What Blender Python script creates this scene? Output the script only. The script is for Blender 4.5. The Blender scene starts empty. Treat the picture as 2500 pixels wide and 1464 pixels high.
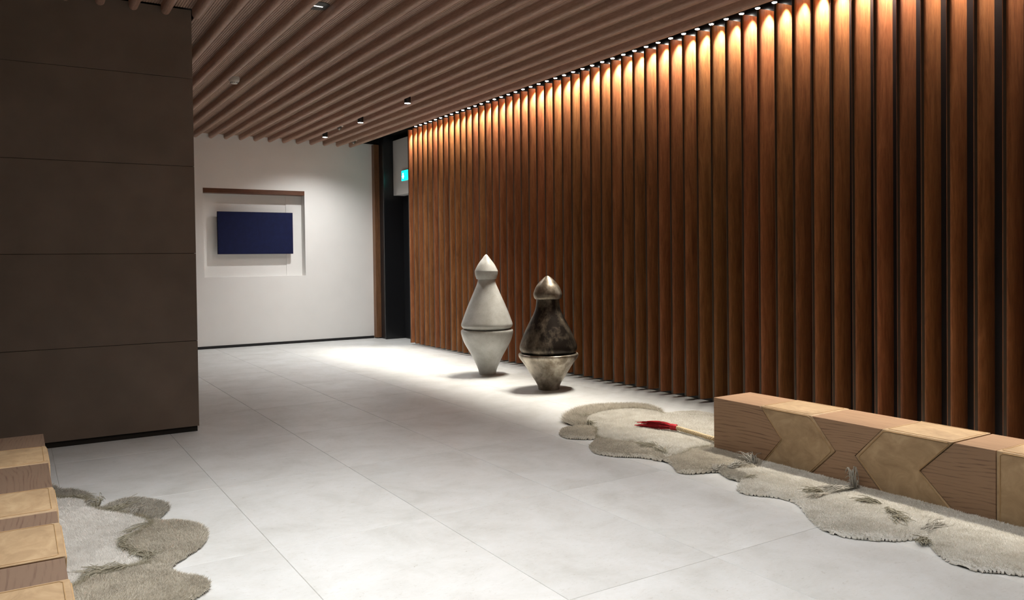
import bpy, bmesh, math, random
import numpy as np
from mathutils import Vector, Matrix

random.seed(7)
rng = np.random.default_rng(7)
scene = bpy.context.scene
C = scene.collection

# ------------------------------------------------------------------ camera, world, exposure
F_PX, YAW, PITCH, ROLL, PPY, CAM_H = 1942.79, 0.558989, -0.0182965, -0.0123, 668.0, 1.5
fw = Vector((math.sin(YAW) * math.cos(PITCH), math.cos(YAW) * math.cos(PITCH), math.sin(PITCH)))
r0 = Vector((math.cos(YAW), -math.sin(YAW), 0))
u0 = r0.cross(fw)
rt = r0 * math.cos(ROLL) + u0 * math.sin(ROLL)
up = -r0 * math.sin(ROLL) + u0 * math.cos(ROLL)
cam_data = bpy.data.cameras.new('camera')
cam = bpy.data.objects.new('camera', cam_data)
C.objects.link(cam)
m = Matrix.Identity(4)
for i in range(3):
    m[i][0], m[i][1], m[i][2] = rt[i], up[i], -fw[i]
m[2][3] = CAM_H
cam.matrix_world = m
cam_data.sensor_width = 36
cam_data.sensor_fit = 'HORIZONTAL'
cam_data.lens = F_PX / 2500 * 36
cam_data.shift_y = -(732.0 - PPY) / 2500
cam_data.clip_end = 60
scene.camera = cam

world = bpy.data.worlds.new('world')
scene.world = world
world.use_nodes = True
world.node_tree.nodes['Background'].inputs[0].default_value = (0.9, 0.95, 1, 1)
world.node_tree.nodes['Background'].inputs[1].default_value = 0.02

vs = scene.view_settings
vs.view_transform = 'Standard'
vs.look = 'None'
vs.gamma = 1
vs.use_curve_mapping = False
vs.exposure = 0.50
scene.cycles.max_bounces = 6
scene.cycles.diffuse_bounces = 4
scene.cycles.glossy_bounces = 2

LIGHT_W = dict(slat=114.0, spot=165.0, room=51.0)

# ------------------------------------------------------------------ helpers
def link(o):
    C.objects.link(o)
    return o

def make_mesh(name, verts, faces, smooth=None):
    me = bpy.data.meshes.new(name)
    me.from_pydata([tuple(map(float, v)) for v in verts], [], faces)
    if smooth is not None:
        me.polygons.foreach_set('use_smooth', [True] * len(me.polygons))
        if smooth < 180:
            me.set_sharp_from_angle(angle=math.radians(smooth))
    me.update()
    return me

def obj(name, me, mat=None, parent=None, loc=(0, 0, 0), rotz=0.0):
    o = bpy.data.objects.new(name, me)
    if mat is not None and me is not None and not me.materials:
        me.materials.append(mat)
    o.location = loc
    o.rotation_euler = (0, 0, rotz)
    if parent is not None:
        o.parent = parent
    return link(o)

def tag(o, label=None, cat=None, group=None, kind=None):
    if label: o['label'] = label
    if cat: o['category'] = cat
    if group: o['group'] = group
    if kind: o['kind'] = kind
    return o

def thing(name, label, cat, loc=(0, 0, 0), group=None, rotz=0):
    o = bpy.data.objects.new(name, None)
    o.empty_display_size = 0.1
    o.location = loc
    o.rotation_euler = (0, 0, rotz)
    link(o)
    return tag(o, label, cat, group)

def bm_mesh(name, bm, smooth=None):
    me = bpy.data.meshes.new(name)
    bmesh.ops.recalc_face_normals(bm, faces=bm.faces)
    bm.to_mesh(me)
    bm.free()
    if smooth is not None:
        me.polygons.foreach_set('use_smooth', [True] * len(me.polygons))
        if smooth < 180:
            me.set_sharp_from_angle(angle=math.radians(smooth))
    return me

def add_box(bm, x0, x1, y0, y1, z0, z1):
    vs_ = [bm.verts.new(p) for p in ((x0, y0, z0), (x1, y0, z0), (x1, y1, z0), (x0, y1, z0),
                                     (x0, y0, z1), (x1, y0, z1), (x1, y1, z1), (x0, y1, z1))]
    for f in ((0, 3, 2, 1), (4, 5, 6, 7), (0, 1, 5, 4), (1, 2, 6, 5), (2, 3, 7, 6), (3, 0, 4, 7)):
        bm.faces.new([vs_[i] for i in f])

def box_mesh(name, *boxes, bevel=0.0, seg=1):
    bm = bmesh.new()
    for b in boxes:
        add_box(bm, *b)
    if bevel:
        bmesh.ops.bevel(bm, geom=list(bm.edges), offset=bevel, segments=seg, affect='EDGES', profile=0.5)
    return bm_mesh(name, bm)

def prism_mesh(name, poly, axis, a0, a1, bevel=0.0, seg=2, smooth=None):
    """polygon extruded along an axis; poly are the two other coordinates in order."""
    def pt(p, a):
        return {'x': (a, p[0], p[1]), 'y': (p[0], a, p[1]), 'z': (p[0], p[1], a)}[axis]
    bm = bmesh.new()
    A = [bm.verts.new(pt(p, a0)) for p in poly]
    B = [bm.verts.new(pt(p, a1)) for p in poly]
    bm.faces.new(A)
    bm.faces.new(B[::-1])
    n = len(poly)
    for i in range(n):
        bm.faces.new((A[i], B[i], B[(i + 1) % n], A[(i + 1) % n]))
    bmesh.ops.recalc_face_normals(bm, faces=bm.faces)
    if bevel:
        bmesh.ops.bevel(bm, geom=list(bm.edges), offset=bevel, segments=seg, affect='EDGES', profile=0.5)
    return bm_mesh(name, bm, smooth)

def lathe(name, prof, n=48, smooth=40):
    verts, faces = [], []
    for r, z in prof:
        for i in range(n):
            a = 2 * math.pi * i / n
            verts.append((max(r, 1e-4) * math.cos(a), max(r, 1e-4) * math.sin(a), z))
    for k in range(len(prof) - 1):
        for i in range(n):
            j = (i + 1) % n
            faces.append((k * n + i, k * n + j, (k + 1) * n + j, (k + 1) * n + i))
    faces.append(tuple(range(n - 1, -1, -1)))
    faces.append(tuple((len(prof) - 1) * n + i for i in range(n)))
    return make_mesh(name, verts, faces, smooth)

def catmull(pts, sub=6, closed=True):
    P = np.array(pts, float)
    n = len(P)
    out = []
    rngk = range(n) if closed else range(n - 1)
    for i in rngk:
        p0 = P[(i - 1) % n] if closed or i > 0 else P[0]
        p1, p2 = P[i], P[(i + 1) % n]
        p3 = P[(i + 2) % n] if closed or i + 2 < n else P[-1]
        for t in np.linspace(0, 1, sub, endpoint=False):
            out.append(0.5 * (2 * p1 + (p2 - p0) * t + (2 * p0 - 5 * p1 + 4 * p2 - p3) * t ** 2 + (3 * p1 - p0 - 3 * p2 + p3) * t ** 3))
    if not closed:
        out.append(P[-1])
    return np.array(out)

def tube_geo(path, rad, n=6, closed=False, taper=None):
    path = np.array(path, float)
    m_ = len(path)
    V, Fc = [], []
    prev = None
    for i in range(m_):
        if closed:
            t = path[(i + 1) % m_] - path[(i - 1) % m_]
        else:
            t = path[min(i + 1, m_ - 1)] - path[max(i - 1, 0)]
        t = t / (np.linalg.norm(t) + 1e-9)
        if prev is None:
            a = np.array([0, 0, 1.0]) if abs(t[2]) < 0.9 else np.array([1.0, 0, 0])
        else:
            a = prev
        b = a - t * (a @ t)
        b /= np.linalg.norm(b) + 1e-9
        prev = b
        c = np.cross(t, b)
        r = rad * (taper[i] if taper is not None else 1)
        for k in range(n):
            an = 2 * math.pi * k / n
            V.append(path[i] + r * (math.cos(an) * b + math.sin(an) * c))
    rings = m_ if closed else m_ - 1
    for i in range(rings):
        j = (i + 1) % m_
        for k in range(n):
            l = (k + 1) % n
            Fc.append((i * n + k, i * n + l, j * n + l, j * n + k))
    if not closed:
        Fc.append(tuple(range(n - 1, -1, -1)))
        Fc.append(tuple((m_ - 1) * n + k for k in range(n)))
    return V, Fc

def join_geo(parts):
    V, Fc = [], []
    for v, f in parts:
        o = len(V)
        V.extend(v)
        Fc.extend(tuple(i + o for i in q) for q in f)
    return V, Fc

# ------------------------------------------------------------------ materials
def new_mat(name):
    m_ = bpy.data.materials.new(name)
    m_.use_nodes = True
    nt = m_.node_tree
    b = nt.nodes['Principled BSDF']
    return m_, nt, b

def node(nt, t, **kw):
    n = nt.nodes.new(t)
    for k, v in kw.items():
        if k.startswith('i_'):
            key = k[2:]
            key = int(key) if key.isdigit() else key.replace('_', ' ')
            n.inputs[key].default_value = v
        else:
            setattr(n, k, v)
    return n

def ramp(nt, stops):
    r = nt.nodes.new('ShaderNodeValToRGB')
    e = r.color_ramp.elements
    while len(e) < len(stops):
        e.new(0.5)
    for el, (p, c) in zip(e, stops):
        el.position = p
        el.color = (*c, 1)
    return r

def L(nt, a, b):
    nt.links.new(a, b)

def plain(name, col, rough=0.5, metal=0.0, spec=0.5, noise=0.0, nscale=20.0, bump=0.0):
    m_, nt, b = new_mat(name)
    b.inputs['Base Color'].default_value = (*col, 1)
    b.inputs['Roughness'].default_value = rough
    b.inputs['Metallic'].default_value = metal
    b.inputs['Specular IOR Level'].default_value = spec
    if noise or bump:
        tc = node(nt, 'ShaderNodeTexCoord')
        nz = node(nt, 'ShaderNodeTexNoise', i_Scale=nscale, i_Detail=6.0)
        L(nt, tc.outputs['Object'], nz.inputs['Vector'])
        if noise:
            r = ramp(nt, [(0.3, tuple(c * (1 - noise) for c in col)), (0.7, tuple(min(1, c * (1 + noise)) for c in col))])
            L(nt, nz.outputs['Fac'], r.inputs['Fac'])
            L(nt, r.outputs['Color'], b.inputs['Base Color'])
        if bump:
            bp = node(nt, 'ShaderNodeBump', i_Strength=bump, i_Distance=0.002)
            L(nt, nz.outputs['Fac'], bp.inputs['Height'])
            L(nt, bp.outputs['Normal'], b.inputs['Normal'])
    return m_

def obj_coord(nt, stretch, jitter=30.0):
    tc = node(nt, 'ShaderNodeTexCoord')
    oi = node(nt, 'ShaderNodeObjectInfo')
    mul = node(nt, 'ShaderNodeMath', operation='MULTIPLY')
    mul.inputs[1].default_value = jitter
    L(nt, oi.outputs['Random'], mul.inputs[0])
    add = node(nt, 'ShaderNodeVectorMath', operation='ADD')
    L(nt, tc.outputs['Object'], add.inputs[0])
    L(nt, mul.outputs[0], add.inputs[1])
    mp = node(nt, 'ShaderNodeMapping')
    mp.inputs['Scale'].default_value = stretch
    L(nt, add.outputs[0], mp.inputs['Vector'])
    return mp.outputs['Vector'], oi.outputs['Random']

def wood(name, dark, mid, light, stretch, scale=6.0, rough=0.4, var=0.35, spec=0.5, huevar=0.03, coat=0.0):
    m_, nt, b = new_mat(name)
    vec, rnd = obj_coord(nt, stretch)
    n1 = node(nt, 'ShaderNodeTexNoise', i_Scale=scale, i_Detail=8.0, i_Roughness=0.6, i_Distortion=1.6)
    L(nt, vec, n1.inputs['Vector'])
    r = ramp(nt, [(0.25, dark), (0.5, mid), (0.78, light)])
    L(nt, n1.outputs['Fac'], r.inputs['Fac'])
    n2 = node(nt, 'ShaderNodeTexNoise', i_Scale=scale * 9, i_Detail=4.0, i_Roughness=0.7)
    L(nt, vec, n2.inputs['Vector'])
    r2 = ramp(nt, [(0.35, (0.72, 0.70, 0.68)), (0.62, (1, 1, 1))])
    L(nt, n2.outputs['Fac'], r2.inputs['Fac'])
    mx = node(nt, 'ShaderNodeMix', data_type='RGBA', blend_type='MULTIPLY')
    mx.inputs[0].default_value = 1
    L(nt, r.outputs['Color'], mx.inputs[6])
    L(nt, r2.outputs['Color'], mx.inputs[7])
    hs = node(nt, 'ShaderNodeHueSaturation')
    mv = node(nt, 'ShaderNodeMapRange')
    mv.inputs['To Min'].default_value = 1 - var / 2
    mv.inputs['To Max'].default_value = 1 + var / 2
    L(nt, rnd, mv.inputs['Value'])
    L(nt, mv.outputs[0], hs.inputs['Value'])
    m7 = node(nt, 'ShaderNodeMath', operation='MULTIPLY')
    m7.inputs[1].default_value = 7.31
    fr = node(nt, 'ShaderNodeMath', operation='FRACT')
    L(nt, rnd, m7.inputs[0])
    L(nt, m7.outputs[0], fr.inputs[0])
    mh = node(nt, 'ShaderNodeMapRange')
    mh.inputs['To Min'].default_value = 0.5 - huevar / 2
    mh.inputs['To Max'].default_value = 0.5 + huevar / 2
    L(nt, fr.outputs[0], mh.inputs['Value'])
    L(nt, mh.outputs[0], hs.inputs['Hue'])
    L(nt, mx.outputs[2], hs.inputs['Color'])
    L(nt, hs.outputs['Color'], b.inputs['Base Color'])
    b.inputs['Roughness'].default_value = rough
    b.inputs['Specular IOR Level'].default_value = spec
    b.inputs['Coat Weight'].default_value = coat
    bp = node(nt, 'ShaderNodeBump', i_Strength=0.12, i_Distance=0.002)
    L(nt, n2.outputs['Fac'], bp.inputs['Height'])
    L(nt, bp.outputs['Normal'], b.inputs['Normal'])
    return m_

def oak(name, dark, light, rough=0.5, stretch=(1.0, 0.30, 1.0), centre=(4.15, -0.25, 0.0)):
    """oak with cathedral grain running along Y"""
    m_, nt, b = new_mat(name)
    vec, rnd = obj_coord(nt, stretch, 11.0)
    nd = node(nt, 'ShaderNodeTexNoise', i_Scale=2.3, i_Detail=2.5, i_Roughness=0.5)
    L(nt, vec, nd.inputs['Vector'])
    tc2 = node(nt, 'ShaderNodeTexCoord')
    sp = node(nt, 'ShaderNodeSeparateXYZ')
    L(nt, tc2.outputs['Object'], sp.inputs[0])
    cb = node(nt, 'ShaderNodeCombineXYZ')
    L(nt, sp.outputs['X'], cb.inputs['X'])
    L(nt, sp.outputs['Z'], cb.inputs['Y'])
    sh = node(nt, 'ShaderNodeVectorMath', operation='SUBTRACT')
    sh.inputs[1].default_value = centre
    L(nt, cb.outputs[0], sh.inputs[0])
    ln = node(nt, 'ShaderNodeVectorMath', operation='LENGTH')
    L(nt, sh.outputs[0], ln.inputs[0])
    w0 = node(nt, 'ShaderNodeMath', operation='MULTIPLY')
    w0.inputs[1].default_value = 400.0
    L(nt, ln.outputs['Value'], w0.inputs[0])
    w = node(nt, 'ShaderNodeMath', operation='MULTIPLY_ADD')
    w.inputs[1].default_value = 85.0
    L(nt, nd.outputs['Fac'], w.inputs[0])
    L(nt, w0.outputs[0], w.inputs[2])
    sn = node(nt, 'ShaderNodeMath', operation='SINE')
    L(nt, w.outputs[0], sn.inputs[0])
    fine = node(nt, 'ShaderNodeTexNoise', i_Scale=70.0, i_Detail=5.0, i_Roughness=0.7)
    mpf = node(nt, 'ShaderNodeMapping')
    mpf.inputs['Scale'].default_value = (1, 0.12, 1)
    L(nt, vec, mpf.inputs['Vector'])
    L(nt, mpf.outputs[0], fine.inputs['Vector'])
    ad = node(nt, 'ShaderNodeMath', operation='MULTIPLY_ADD')
    ad.inputs[1].default_value = 0.16
    L(nt, sn.outputs[0], ad.inputs[0])
    L(nt, fine.outputs['Fac'], ad.inputs[2])
    midc = tuple((a + c) / 2 for a, c in zip(dark, light))
    r = ramp(nt, [(0.22, dark), (0.31, midc), (0.44, light)])
    L(nt, ad.outputs[0], r.inputs['Fac'])
    hs = node(nt, 'ShaderNodeHueSaturation')
    mv = node(nt, 'ShaderNodeMapRange')
    mv.inputs['To Min'].default_value = 0.88
    mv.inputs['To Max'].default_value = 1.1
    L(nt, rnd, mv.inputs['Value'])
    L(nt, mv.outputs[0], hs.inputs['Value'])
    L(nt, r.outputs['Color'], hs.inputs['Color'])
    L(nt, hs.outputs['Color'], b.inputs['Base Color'])
    b.inputs['Roughness'].default_value = rough
    bp = node(nt, 'ShaderNodeBump', i_Strength=0.15, i_Distance=0.001)
    L(nt, fine.outputs['Fac'], bp.inputs['Height'])
    L(nt, bp.outputs['Normal'], b.inputs['Normal'])
    return m_

def emit(name, col, strength):
    m_, nt, b = new_mat(name)
    b.inputs['Base Color'].default_value = (*col, 1)
    b.inputs['Emission Color'].default_value = (*col, 1)
    b.inputs['Emission Strength'].default_value = strength
    return m_

def stone_tile(name):
    m_, nt, b = new_mat(name)
    vec, rnd = obj_coord(nt, (1, 1, 1), 23.0)
    n1 = node(nt, 'ShaderNodeTexNoise', i_Scale=2.6, i_Detail=9.0, i_Roughness=0.68, i_Distortion=0.4)
    L(nt, vec, n1.inputs['Vector'])
    r1 = ramp(nt, [(0.28, (0.54, 0.545, 0.525)), (0.5, (0.64, 0.65, 0.64)), (0.75, (0.715, 0.73, 0.735))])
    L(nt, n1.outputs['Fac'], r1.inputs['Fac'])
    mp = node(nt, 'ShaderNodeMapping')
    mp.inputs['Scale'].default_value = (9, 22, 9)
    mp.inputs['Rotation'].default_value = (0, 0, 0.35)
    L(nt, vec, mp.inputs['Vector'])
    n2 = node(nt, 'ShaderNodeTexNoise', i_Scale=2.2, i_Detail=8.0, i_Roughness=0.75, i_Distortion=1.4)
    L(nt, mp.outputs['Vector'], n2.inputs['Vector'])
    r2 = ramp(nt, [(0.30, (0.70, 0.67, 0.62)), (0.42, (0.97, 0.965, 0.95)), (0.66, (1, 1, 1)), (0.76, (1.06, 1.06, 1.06))])
    L(nt, n2.outputs['Fac'], r2.inputs['Fac'])
    mx = node(nt, 'ShaderNodeMix', data_type='RGBA', blend_type='MULTIPLY')
    mx.inputs[0].default_value = 0.8
    L(nt, r1.outputs['Color'], mx.inputs[6])
    L(nt, r2.outputs['Color'], mx.inputs[7])
    mp3 = node(nt, 'ShaderNodeMapping')
    mp3.inputs['Scale'].default_value = (14, 34, 14)
    mp3.inputs['Rotation'].default_value = (0, 0, -0.2)
    L(nt, vec, mp3.inputs['Vector'])
    n3 = node(nt, 'ShaderNodeTexNoise', i_Scale=1.6, i_Detail=6.0, i_Roughness=0.62, i_Distortion=2.2)
    L(nt, mp3.outputs['Vector'], n3.inputs['Vector'])
    r3 = ramp(nt, [(0.27, (0.66, 0.63, 0.57)), (0.345, (1, 1, 1))])
    L(nt, n3.outputs['Fac'], r3.inputs['Fac'])
    mx3 = node(nt, 'ShaderNodeMix', data_type='RGBA', blend_type='MULTIPLY')
    mx3.inputs[0].default_value = 1.0
    L(nt, mx.outputs[2], mx3.inputs[6])
    L(nt, r3.outputs['Color'], mx3.inputs[7])
    mx = mx3
    hs = node(nt, 'ShaderNodeHueSaturation')
    mv = node(nt, 'ShaderNodeMapRange')
    mv.inputs['To Min'].default_value = 0.97
    mv.inputs['To Max'].default_value = 1.03
    L(nt, rnd, mv.inputs['Value'])
    L(nt, mv.outputs[0], hs.inputs['Value'])
    L(nt, mx.outputs[2], hs.inputs['Color'])
    L(nt, hs.outputs['Color'], b.inputs['Base Color'])
    b.inputs['Roughness'].default_value = 0.42
    b.inputs['Specular IOR Level'].default_value = 0.35
    return m_

def leather(name):
    m_, nt, b = new_mat(name)
    vec, rnd = obj_coord(nt, (1, 0.7, 1), 9.0)
    n1 = node(nt, 'ShaderNodeTexNoise', i_Scale=9.0, i_Detail=8.0, i_Roughness=0.65, i_Distortion=0.8)
    L(nt, vec, n1.inputs['Vector'])
    r1 = ramp(nt, [(0.3, (0.29, 0.185, 0.092)), (0.52, (0.39, 0.262, 0.138)), (0.75, (0.50, 0.36, 0.205))])
    L(nt, n1.outputs['Fac'], r1.inputs['Fac'])
    L(nt, r1.outputs['Color'], b.inputs['Base Color'])
    b.inputs['Roughness'].default_value = 0.62
    b.inputs['Sheen Weight'].default_value = 0.15
    n2 = node(nt, 'ShaderNodeTexNoise', i_Scale=180.0, i_Detail=3.0)
    L(nt, vec, n2.inputs['Vector'])
    bp = node(nt, 'ShaderNodeBump', i_Strength=0.12, i_Distance=0.001)
    L(nt, n2.outputs['Fac'], bp.inputs['Height'])
    L(nt, bp.outputs['Normal'], b.inputs['Normal'])
    return m_

def wool(name, c0, c1):
    m_, nt, b = new_mat(name)
    tc = node(nt, 'ShaderNodeTexCoord')
    geo = node(nt, 'ShaderNodeNewGeometry')
    n1 = node(nt, 'ShaderNodeTexNoise', i_Scale=7.0, i_Detail=5.0, i_Roughness=0.7)
    L(nt, tc.outputs['Object'], n1.inputs['Vector'])
    ad = node(nt, 'ShaderNodeMath', operation='MULTIPLY_ADD')
    ad.inputs[1].default_value = 0.45
    ad.inputs[2].default_value = -0.1
    L(nt, geo.outputs['Random Per Island'], ad.inputs[0])
    a2 = node(nt, 'ShaderNodeMath', operation='ADD')
    L(nt, ad.outputs[0], a2.inputs[0])
    L(nt, n1.outputs['Fac'], a2.inputs[1])
    r = ramp(nt, [(0.35, c0), (0.85, c1)])
    L(nt, a2.outputs[0], r.inputs['Fac'])
    L(nt, r.outputs['Color'], b.inputs['Base Color'])
    b.inputs['Roughness'].default_value = 0.95
    b.inputs['Specular IOR Level'].default_value = 0.1
    tr = node(nt, 'ShaderNodeBsdfTranslucent')
    L(nt, r.outputs['Color'], tr.inputs['Color'])
    ms = node(nt, 'ShaderNodeMixShader')
    ms.inputs[0].default_value = 0.35
    L(nt, b.outputs[0], ms.inputs[1])
    L(nt, tr.outputs[0], ms.inputs[2])
    L(nt, ms.outputs[0], nt.nodes['Material Output'].inputs['Surface'])
    return m_

def ceramic(name):
    m_, nt, b = new_mat(name)
    tc = node(nt, 'ShaderNodeTexCoord')
    n1 = node(nt, 'ShaderNodeTexNoise', i_Scale=5.0, i_Detail=5.0, i_Roughness=0.6)
    L(nt, tc.outputs['Object'], n1.inputs['Vector'])
    r1 = ramp(nt, [(0.3, (0.44, 0.43, 0.385)), (0.55, (0.57, 0.57, 0.53)), (0.75, (0.66, 0.66, 0.625))])
    L(nt, n1.outputs['Fac'], r1.inputs['Fac'])
    v = node(nt, 'ShaderNodeTexVoronoi', i_Scale=95.0)
    v.feature = 'DISTANCE_TO_EDGE'
    L(nt, tc.outputs['Object'], v.inputs['Vector'])
    r2 = ramp(nt, [(0.0, (0.78, 0.77, 0.74)), (0.12, (1, 1, 1))])
    L(nt, v.outputs['Distance'], r2.inputs['Fac'])
    mx = node(nt, 'ShaderNodeMix', data_type='RGBA', blend_type='MULTIPLY')
    mx.inputs[0].default_value = 0.8
    L(nt, r1.outputs['Color'], mx.inputs[6])
    L(nt, r2.outputs['Color'], mx.inputs[7])
    L(nt, mx.outputs[2], b.inputs['Base Color'])
    b.inputs['Roughness'].default_value = 0.38
    bp = node(nt, 'ShaderNodeBump', i_Strength=0.25, i_Distance=0.002)
    L(nt, v.outputs['Distance'], bp.inputs['Height'])
    L(nt, bp.outputs['Normal'], b.inputs['Normal'])
    return m_

def bronze(name, seed, lo, hi):
    m_, nt, b = new_mat(name)
    tc = node(nt, 'ShaderNodeTexCoord')
    mp = node(nt, 'ShaderNodeMapping')
    mp.inputs['Location'].default_value = (seed, seed * 1.7, seed * 0.3)
    mp.inputs['Scale'].default_value = (1, 1, 0.7)
    L(nt, tc.outputs['Object'], mp.inputs['Vector'])
    n1 = node(nt, 'ShaderNodeTexNoise', i_Scale=4.6, i_Detail=7.0, i_Roughness=0.66, i_Distortion=0.15)
    L(nt, mp.outputs['Vector'], n1.inputs['Vector'])
    r1 = ramp(nt, [(lo, (0.035, 0.028, 0.022)), ((lo + hi) / 2, (0.22, 0.18, 0.13)), (hi, (0.62, 0.56, 0.46))])
    L(nt, n1.outputs['Fac'], r1.inputs['Fac'])
    L(nt, r1.outputs['Color'], b.inputs['Base Color'])
    b.inputs['Metallic'].default_value = 0.75
    rr = ramp(nt, [(0.3, (0.30, 0.30, 0.30)), (0.7, (0.48, 0.48, 0.48))])
    L(nt, n1.outputs['Fac'], rr.inputs['Fac'])
    L(nt, rr.outputs['Color'], b.inputs['Roughness'])
    return m_

M = dict(
    slat=wood('walnut_slat', (0.18, 0.064, 0.023), (0.31, 0.120, 0.043), (0.44, 0.185, 0.070), (5.0, 5.0, 0.45), 3.0, 0.42, 0.36, 0.4, 0.013),
    rod=wood('ceiling_walnut', (0.38, 0.225, 0.162), (0.48, 0.300, 0.222), (0.56, 0.365, 0.275), (8, 0.35, 8), 4.0, 0.5, 0.12, 0.4, 0.01),
    panel=wood('ceiling_panel_wood', (0.37, 0.240, 0.178), (0.47, 0.315, 0.238), (0.54, 0.37, 0.285), (8, 0.5, 8), 4.0, 0.6, 0.10, 0.3, 0.01),
    jamb=wood('jamb_walnut', (0.13, 0.055, 0.026), (0.20, 0.09, 0.042), (0.27, 0.13, 0.06), (5, 5, 0.45), 3.0, 0.45, 0.05),
    lintel=wood('lintel_walnut', (0.085, 0.036, 0.013), (0.12, 0.052, 0.019), (0.16, 0.070, 0.026), (0.5, 5, 5), 3.0, 0.5, 0.05),
    strip=plain('bronze_edge_strip', (0.050, 0.034, 0.022), 0.32, metal=0.3, spec=0.5),
    black=plain('black_metal', (0.010, 0.010, 0.011), 0.38, spec=0.5),
    blackwall=plain('black_lacquer', (0.010, 0.0105, 0.012), 0.28, spec=0.6),
    void=plain('dark_ceiling_void', (0.010, 0.009, 0.008), 0.9, spec=0.1),
    plinth=plain('dark_plinth', (0.022, 0.018, 0.014), 0.7, spec=0.2),
    darkpanel=plain('bronze_grey_panel', (0.165, 0.125, 0.095), 0.55, spec=0.35, noise=0.12, nscale=3.0),
    white=plain('white_plaster', (0.84, 0.83, 0.805), 0.85, spec=0.2, noise=0.02, nscale=2.0, bump=0.05),
    whitepanel=plain('white_bulkhead', (0.60, 0.59, 0.57), 0.8, spec=0.2),
    offroom=plain('taupe_wall', (0.30, 0.27, 0.24), 0.85, spec=0.2),
    tile=stone_tile('limestone_tile'),
    grout=plain('grout', (0.58, 0.56, 0.52), 0.9, spec=0.1),
    oakm=oak('bench_oak', (0.170, 0.092, 0.051), (0.325, 0.198, 0.113)),
    oakl=oak('left_bench_oak', (0.135, 0.080, 0.055), (0.205, 0.134, 0.090), centre=(-0.75, -0.2, 0.0)),
    leather=leather('tan_leather'),
    piping=plain('leather_piping', (0.43, 0.28, 0.14), 0.6, spec=0.3, noise=0.1, nscale=30),
    cream=wool('cream_wool', (0.66, 0.63, 0.555), (0.90, 0.885, 0.835)),
    offwhite=wool('off_white_wool', (0.80, 0.78, 0.74), (0.97, 0.96, 0.93)),
    beige=wool('beige_wool', (0.50, 0.46, 0.385), (0.74, 0.70, 0.61)),
    grey=wool('grey_wool', (0.42, 0.395, 0.34), (0.64, 0.61, 0.54)),
    olive=wool('olive_wool', (0.38, 0.35, 0.265), (0.58, 0.545, 0.435)),
    backing=plain('rug_backing', (0.05, 0.047, 0.043), 0.9, spec=0.1),
    ceramic=ceramic('speckled_ceramic'),
    bronze_a=bronze('bronze_lower', 1.3, 0.22, 0.62),
    bronze_b=bronze('bronze_upper', 4.1, 0.46, 0.74),
    bronze_c=bronze('bronze_cap', 7.7, 0.28, 0.66),
    blue=plain('blue_canvas', (0.005, 0.009, 0.050), 0.75, spec=0.25, noise=0.15, nscale=12),
    blueedge=plain('dark_canvas_edge', (0.006, 0.007, 0.02), 0.8, spec=0.2),
    lamp=emit('lamp_lens', (1.0, 0.93, 0.84), 30.0),
    lampcool=emit('lamp_lens_neutral', (1.0, 0.97, 0.95), 25.0),
    slot=emit('slot_lens', (1.0, 0.97, 0.92), 3.0),
    greyplate=plain('grey_plate', (0.07, 0.068, 0.062), 0.6, spec=0.3),
    plastic=plain('white_plastic', (0.70, 0.66, 0.60), 0.45, spec=0.4),
    smoked=plain('smoked_dome', (0.16, 0.13, 0.11), 0.15, spec=0.7),
    ventdark=plain('detector_slot', (0.01, 0.01, 0.01), 0.8),
    signgreen=emit('sign_green', (0.0, 0.72, 0.60), 3.5),
    signwhite=emit('sign_white', (0.75, 1.0, 0.97), 5.0),
    signcase=plain('sign_case', (0.45, 0.6, 0.58), 0.3),
    red=plain('red_ribbon', (0.42, 0.018, 0.026), 0.6, spec=0.25, noise=0.35, nscale=40),
    rope=plain('beige_rope', (0.58, 0.46, 0.29), 0.85, spec=0.15, noise=0.15, nscale=120),
)

# ------------------------------------------------------------------ dimensions (metres)
SLAT_X, BACK_X = 5.935, 6.112          # nose of the slats, black board behind them
SLAT_Z0, SLAT_Z1 = 0.045, 3.80
RODP, ROD0, RODR = 0.2549, 0.398, 0.0368
CEIL, ROD_Z = 3.75, 3.665
DARK_Y, DARK_X = 7.50, 1.375
WHITE_Y = 14.55
LAMP_Z, LAMP_X = 3.862, 6.045
Y_NEAR, X_OUT = -3.2, -2.6
def slat_edge(k):
    return 12.911 - (0.19202 * k + 6.91e-5 * k * k)

# ------------------------------------------------------------------ floor
floor = tag(obj('floor', box_mesh('floor', (X_OUT, 6.6, Y_NEAR, 14.95, -0.12, -0.004)), M['grout']), kind='structure')
TX, TY, GAP = 0.905, 1.36, 0.003
tile_me = box_mesh('tile', (0, TX - GAP, 0, TY - GAP, -0.03, 0.0), bevel=0.0015)
tile_me.materials.append(M['tile'])
for i in range(-4, 6):
    for j in range(-5, 9):
        x, y = 1.135 + TX * i, 2.82 + TY * j
        if y > 14.6 or x > 6.5:
            continue
        obj('tile', tile_me, None, floor, (x, y, 0))

# ------------------------------------------------------------------ slatted wall on the right
wall_right = tag(obj('wall_right', box_mesh('wall_right', (BACK_X, BACK_X + 0.09, Y_NEAR, 12.925, 0.0, 3.899)), M['blackwall']), kind='structure')
half = [(0.0, 0.0115)]
for t in np.linspace(0, math.pi / 2, 13):
    half.append((0.0015 + 0.1745 * (1 - math.cos(t)), 0.0128 + 0.0292 * math.sin(t)))
poly = [(SLAT_X + x, y) for x, y in half] + [(SLAT_X + x, -y) for x, y in half[::-1]]
slat_me = prism_mesh('slat', poly, 'z', SLAT_Z0, SLAT_Z1, smooth=25)
slat_me.materials.append(M['slat'])
NSLAT = 66
centres = [slat_edge(k) - 0.0185 for k in range(NSLAT)]
strip_me = box_mesh('edge_strip', (SLAT_X - 0.003, SLAT_X - 0.0002, -0.0112, 0.0098, SLAT_Z0, SLAT_Z1), bevel=0.0008)
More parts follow.
